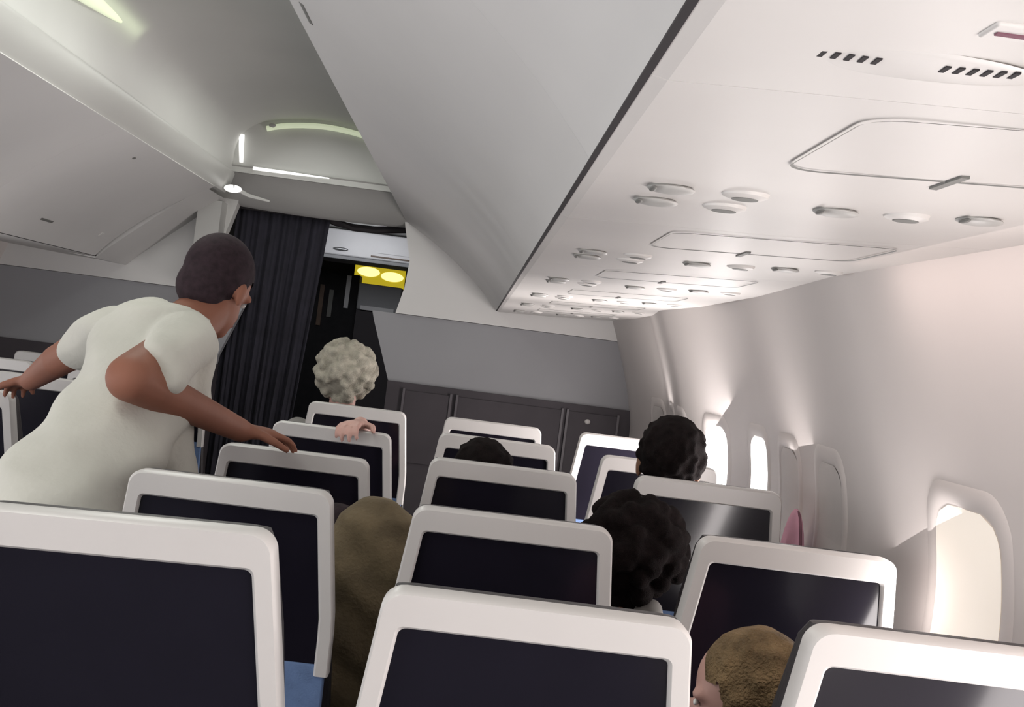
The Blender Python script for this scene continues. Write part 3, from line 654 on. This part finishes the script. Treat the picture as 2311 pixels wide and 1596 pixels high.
def seated(name_label, x, y, zh, skin, hair, cloth, f=(0, 1, 0), s=1.0, lean=(0, 0), hairfn=None, arms=True, up=(0, 0, 1), hood=False):
    """someone seated facing the front of the cabin; zh is the height of the head centre"""
    t = thing('person', name_label, 'person', (x, y, 0)); bm = bmesh.new()
    H = Vector((lean[0], lean[1], zh)); q, M = head_shapes(bm, H, f, s, up)
    Ns = H + Vector((0, -0.02, -0.15*s)); pel = Vector((0, 0.02, 0.57)); rx = Vector((1, 0, 0)); fy = Vector((0, 1, 0))
    capsule(bm, Ns, H + Vector((0, -0.01, -0.04)), 0.052*s, 0.050*s)
    mid = (pel+Ns)/2
    sh = Ns + Vector((0, 0, -0.055*s))
    loft(bm, [(pel, rx, fy, 0.15*s, 0.10*s), (mid, rx, fy, 0.14*s, 0.10*s), (sh + Vector((0, 0, -0.08)), rx, fy, 0.155*s, 0.10*s), (sh, rx, fy, 0.15*s, 0.07*s), (Ns, rx, fy, 0.055*s, 0.05*s)])
    ends = []
    for e in (-1, 1):
        a = sh + Vector((e*0.155*s, 0, -0.02)); b = a + Vector((e*0.01, 0.05, -0.25*s)); c = Vector((e*0.09, 0.30*s, b.z-0.03))
        capsule(bm, a, b, 0.045*s, 0.038*s); capsule(bm, b, c, 0.038*s, 0.026*s); hand_shapes(bm, c, (0, 1, -0.4), (0, 0.4, 1), 0.5, 1, e, s)
        hp = pel + Vector((e*0.085, 0, -0.02)); kn = Vector((e*0.10, 0.42*s, 0.53)); an = Vector((e*0.10, 0.46*s, 0.09))
        capsule(bm, hp, kn, 0.075*s, 0.056*s); capsule(bm, kn, an, 0.052*s, 0.036*s); capsule(bm, an, an + Vector((0, 0.12, -0.045)), 0.034, 0.03)
        ends.append((a, b, c, hp, kn, an))
    blob('body', bm, skin, t, 0.006, 4); face_parts(q, M, s, t)
    bm = bmesh.new()
    loft(bm, [(pel + Vector((0, 0, -0.06)), rx, fy, 0.165*s, 0.125*s), (mid, rx, fy, 0.155*s, 0.118*s), (sh + Vector((0, 0, -0.08)), rx, fy, 0.17*s, 0.115*s), (sh + Vector((0, 0, 0.0)), rx, fy, 0.16*s, 0.085*s), (Ns + Vector((0, 0, 0.01)), rx, fy, 0.066*s, 0.062*s)])
    for a, b, c, hp, kn, an in ends: capsule(bm, a, b, 0.058*s, 0.052*s); capsule(bm, b, b+(c-b)*0.75, 0.050*s, 0.040*s)
    if hood: capsule(bm, Ns + Vector((-0.05, -0.045, -0.03)), Ns + Vector((0.05, -0.045, -0.03)), 0.075, 0.075); capsule(bm, Ns + Vector((0.04, -0.04, -0.03)), Ns + Vector((0.04, -0.05, 0.055)), 0.06, 0.03)
    blob('top', bm, cloth, t, 0.008, 4)
    bm = bmesh.new()
    for a, b, c, hp, kn, an in ends: capsule(bm, hp, kn, 0.088*s, 0.068*s); capsule(bm, kn, an, 0.064*s, 0.05*s)
    blob('trousers', bm, 'cloth_dark', t, 0.009, 4)
    for a, b, c, hp, kn, an in ends:
        bm = bmesh.new(); capsule(bm, an + Vector((0, -0.03, -0.045)), an + Vector((0, 0.15, -0.052)), 0.044, 0.036); blob('shoe', bm, 'shoe_black', t, 0.008, 3)
    bm = bmesh.new(); hairfn(bm, q, M, s); h = blob('hair', bm, hair, t, 0.006, 2)
    cut_hair(h, q, M, s, 0.04, 0, -0.10 if hair == 'hair_short' else -0.4)
    return t
def curly(bm, q, M, s):
    rnd = random.Random(3); ellip(bm, q(0, -0.03, 0.035), (0.105*s, 0.10*s, 0.105*s), M)
    for i in range(150):
        u = rnd.uniform(-1, 1); a = rnd.uniform(0, 2*PI); rr = math.sqrt(1-u*u); d = (rr*math.cos(a), rr*math.sin(a), u)
        if d[1] > 0.55 and d[2] < 0.45: continue
        ellip(bm, q(d[0]*0.108, -0.03+d[1]*0.10, 0.030+d[2]*0.112), (0.020*s, 0.020*s, 0.020*s), None, 8, 6)
def shortcurl(bm, q, M, s):
    rnd = random.Random(5); ellip(bm, q(0, -0.02, 0.035), (0.086*s, 0.098*s, 0.094*s), M)
    for i in range(110):
        u = rnd.uniform(-0.6, 1); a = rnd.uniform(0, 2*PI); rr = math.sqrt(1-u*u); d = (rr*math.cos(a), rr*math.sin(a), u)
        if d[1] > 0.5 and d[2] < 0.5: continue
        ellip(bm, q(d[0]*0.084, -0.02+d[1]*0.094, 0.030+d[2]*0.090), (0.013*s, 0.013*s, 0.013*s), None, 8, 6)
def longhair(bm, q, M, s):
    ellip(bm, q(0, -0.02, 0.035), (0.088*s, 0.102*s, 0.096*s), M); capsule(bm, q(0, -0.05, 0.0), q(0, -0.07, -0.10), 0.086*s, 0.080*s)
    for e in (-1, 1): capsule(bm, q(e*0.062, -0.01, 0.0), q(e*0.085, -0.03, -0.11), 0.040*s, 0.038*s)
seated('elderly person with fluffy white curly hair seated ahead of the farthest aisle seat', 0.418, 4.83, 1.250, 'skin_pale', 'hair_white', 'cloth_grey', hairfn=curly)
seated('person with short dark curly hair seated by the window wall', 1.440, 3.27, 1.192, 'skin_brown', 'hair_dark', 'cloth_dark', hairfn=shortcurl)
seated('person in the third middle seat, only a dark head top showing', 0.955, 3.33, 1.075, 'skin_brown', 'hair_dark', 'cloth_dark', hairfn=shortcurl, s=0.95)
seated('dark haired person in a grey top leaning between middle and window seats', 1.255, 2.50, 1.045, 'skin_brown', 'hair_dark', 'cloth_grey', hairfn=curly, s=0.93, hood=True)
seated('pink skinned person with brown blond hair at the lower right between two seats', 1.345, 1.80, 0.972, 'skin_pale', 'hair_blond', 'cloth_mauve', f=(-0.9, 0.35, -0.1), hairfn=shortcurl, s=0.84)
# slumped passenger in an olive top, seen in the gap beside the second aisle seat
t = thing('person', 'slumped passenger in an olive brown top filling the gap right of the second aisle seat', 'person', (0.73, 2.55, 0))
bm = bmesh.new(); q, M = head_shapes(bm, (-0.09, 0.20, 0.93), (0.1, 0.75, -0.65), 0.88)
capsule(bm, (-0.02, 0.08, 0.98), (-0.08, 0.17, 0.93), 0.05, 0.05)
loft(bm, [((-0.06, 0.0, 0.5), (1, 0, 0), (0, 1, 0), 0.13, 0.09), ((-0.04, 0.0, 0.75), (1, 0, 0), (0, 1, 0), 0.12, 0.09), ((0, 0.03, 0.95), (1, 0, 0), (0, 1, 0), 0.12, 0.08), ((-0.02, 0.06, 1.0), (1, 0, 0), (0, 1, 0), 0.05, 0.05)])
for e in (-1, 1):
    a = Vector((e*0.10, 0.03, 0.94)); b = a + Vector((e*0.0, 0.06, -0.24)); c = b + Vector((-e*0.03, 0.22, -0.02)); capsule(bm, a, b, 0.045, 0.038); capsule(bm, b, c, 0.038, 0.026)
    hand_shapes(bm, c, (0, 1, -0.3), (0, 0.3, 1), 0.5, 1, e)
    hp = Vector((-0.06+e*0.06, 0.02, 0.54)); kn = Vector((-0.06+e*0.09, 0.40, 0.52)); an = Vector((-0.06+e*0.09, 0.44, 0.09)); capsule(bm, hp, kn, 0.07, 0.055); capsule(bm, kn, an, 0.05, 0.036); capsule(bm, an, an+Vector((0, 0.12, -0.045)), 0.034, 0.03)
blob('body', bm, 'skin_tan', t, 0.006, 4); face_parts(q, M, 0.92, t)
bm = bmesh.new()
loft(bm, [((-0.04, 0.0, 0.50), (1, 0, 0), (0, 1, 0), 0.12, 0.11), ((-0.02, 0.0, 0.75), (1, 0, 0), (0, 1, 0), 0.125, 0.11), ((0.012, 0.03, 0.95), (1, 0, 0), (0, 1, 0), 0.135, 0.10), ((0.015, 0.05, 1.055), (1, 0, 0), (0, 1, 0), 0.085, 0.07), ((0.01, 0.06, 1.095), (1, 0, 0), (0, 1, 0), 0.03, 0.03)])
for e in (-1, 1): a = Vector((e*0.10, 0.03, 0.94)); capsule(bm, a, a+Vector((0, 0.06, -0.24)), 0.062, 0.052)
blob('top', bm, 'cloth_olive', t, 0.008, 4, lambda v: v+Vector((0.004*math.sin(v.z*45), 0.006*math.sin(v.z*60+v.x*40), 0)))
bm = bmesh.new(); longhair(bm, q, M, 0.9) if False else ellip(bm, q(0, -0.02, 0.035), (0.08, 0.092, 0.088), M); h = blob('hair', bm, 'hair_short', t, 0.006, 2); cut_hair(h, q, M, 0.92, 0.04, 0, -0.08)
bm = bmesh.new()
for e in (-1, 1): capsule(bm, (-0.06+e*0.06, 0.02, 0.54), (-0.06+e*0.09, 0.40, 0.52), 0.08, 0.066); capsule(bm, (-0.06+e*0.09, 0.40, 0.52), (-0.06+e*0.09, 0.44, 0.09), 0.062, 0.05)
blob('trousers', bm, 'cloth_dark', t, 0.009, 4)
# passenger holding the top of the fourth aisle seat with one raised hand
t = thing('person', 'passenger hidden by a seat, pink hand gripping the fourth aisle seat top', 'person', (0.47, 4.10, 0))
bm = bmesh.new(); q, M = head_shapes(bm, (0, 0.10, 0.93), (0, 0.9, -0.4), 0.85)
capsule(bm, (0, 0.02, 0.83), (0, 0.08, 0.91), 0.05, 0.048)
loft(bm, [((0, 0.02, 0.54), (1, 0, 0), (0, 1, 0), 0.13, 0.09), ((0, 0.02, 0.68), (1, 0, 0), (0, 1, 0), 0.12, 0.09), ((0, 0.02, 0.78), (1, 0, 0), (0, 1, 0), 0.13, 0.08), ((0, 0.02, 0.85), (1, 0, 0), (0, 1, 0), 0.05, 0.05)])
capsule(bm, (0.13, 0.02, 0.78), (0.17, 0.05, 0.90), 0.042, 0.038); capsule(bm, (0.17, 0.05, 0.90), (0.105, -0.235, 1.150), 0.038, 0.026)
hand_shapes(bm, (0.105, -0.235, 1.150), (-0.15, -0.55, 0.02), (-0.1, 0.25, 1), 0.75, 1.0, 1)
capsule(bm, (-0.13, 0.02, 0.78), (-0.14, 0.10, 0.58), 0.042, 0.036); capsule(bm, (-0.14, 0.10, 0.58), (-0.09, 0.30, 0.60), 0.036, 0.026); hand_shapes(bm, (-0.09, 0.30, 0.60), (0, 1, -0.2), (0, 0.2, 1), 0.5)
for e in (-1, 1): capsule(bm, (e*0.07, 0.02, 0.55), (e*0.09, 0.38, 0.53), 0.07, 0.055); capsule(bm, (e*0.09, 0.38, 0.53), (e*0.09, 0.42, 0.09), 0.05, 0.036); capsule(bm, (e*0.09, 0.42, 0.09), (e*0.09, 0.54, 0.045), 0.034, 0.03)
blob('body', bm, 'skin_pale', t, 0.0055, 4); face_parts(q, M, 0.85, t)
bm = bmesh.new(); loft(bm, [((0, 0.02, 0.50), (1, 0, 0), (0, 1, 0), 0.14, 0.105), ((0, 0.02, 0.68), (1, 0, 0), (0, 1, 0), 0.135, 0.105), ((0, 0.02, 0.79), (1, 0, 0), (0, 1, 0), 0.15, 0.09), ((0, 0.02, 0.86), (1, 0, 0), (0, 1, 0), 0.06, 0.06)])
capsule(bm, (0.13, 0.02, 0.78), (0.165, 0.045, 0.88), 0.055, 0.05); capsule(bm, (-0.13, 0.02, 0.78), (-0.14, 0.09, 0.62), 0.055, 0.05); blob('top', bm, 'cloth_mauve', t, 0.008, 4)
bm = bmesh.new(); ellip(bm, q(0, -0.02, 0.035), (0.074, 0.086, 0.082), M); h = blob('hair', bm, 'hair_dark', t, 0.006, 2); cut_hair(h, q, M, 0.85, 0.04, 0, -0.08)
bm = bmesh.new()
for e in (-1, 1): capsule(bm, (e*0.07, 0.02, 0.55), (e*0.09, 0.38, 0.53), 0.08, 0.066); capsule(bm, (e*0.09, 0.38, 0.53), (e*0.09, 0.42, 0.09), 0.062, 0.05)
blob('trousers', bm, 'cloth_dark', t, 0.009, 4)

# pink pillow standing between the window passenger and the wall
t = thing('pillow', 'pink pillow wedged on the armrest against the window wall beside the third window seat', 'pillow', (1.752, 3.13, 0.641))
bm = bmesh.new(); ellip(bm, (0, 0, 0.245), (0.028, 0.10, 0.245), None, 24, 18); obj('cushion', bm, 'cloth_pink', t)
bm = bmesh.new(); tube(bm, [(0.0, 0.10*math.sin(a), 0.245 + 0.241*math.cos(a)) for a in [2*PI*k/40 for k in range(40)]], 0.004, 6); obj('piping', bm, 'cloth_mauve', t)
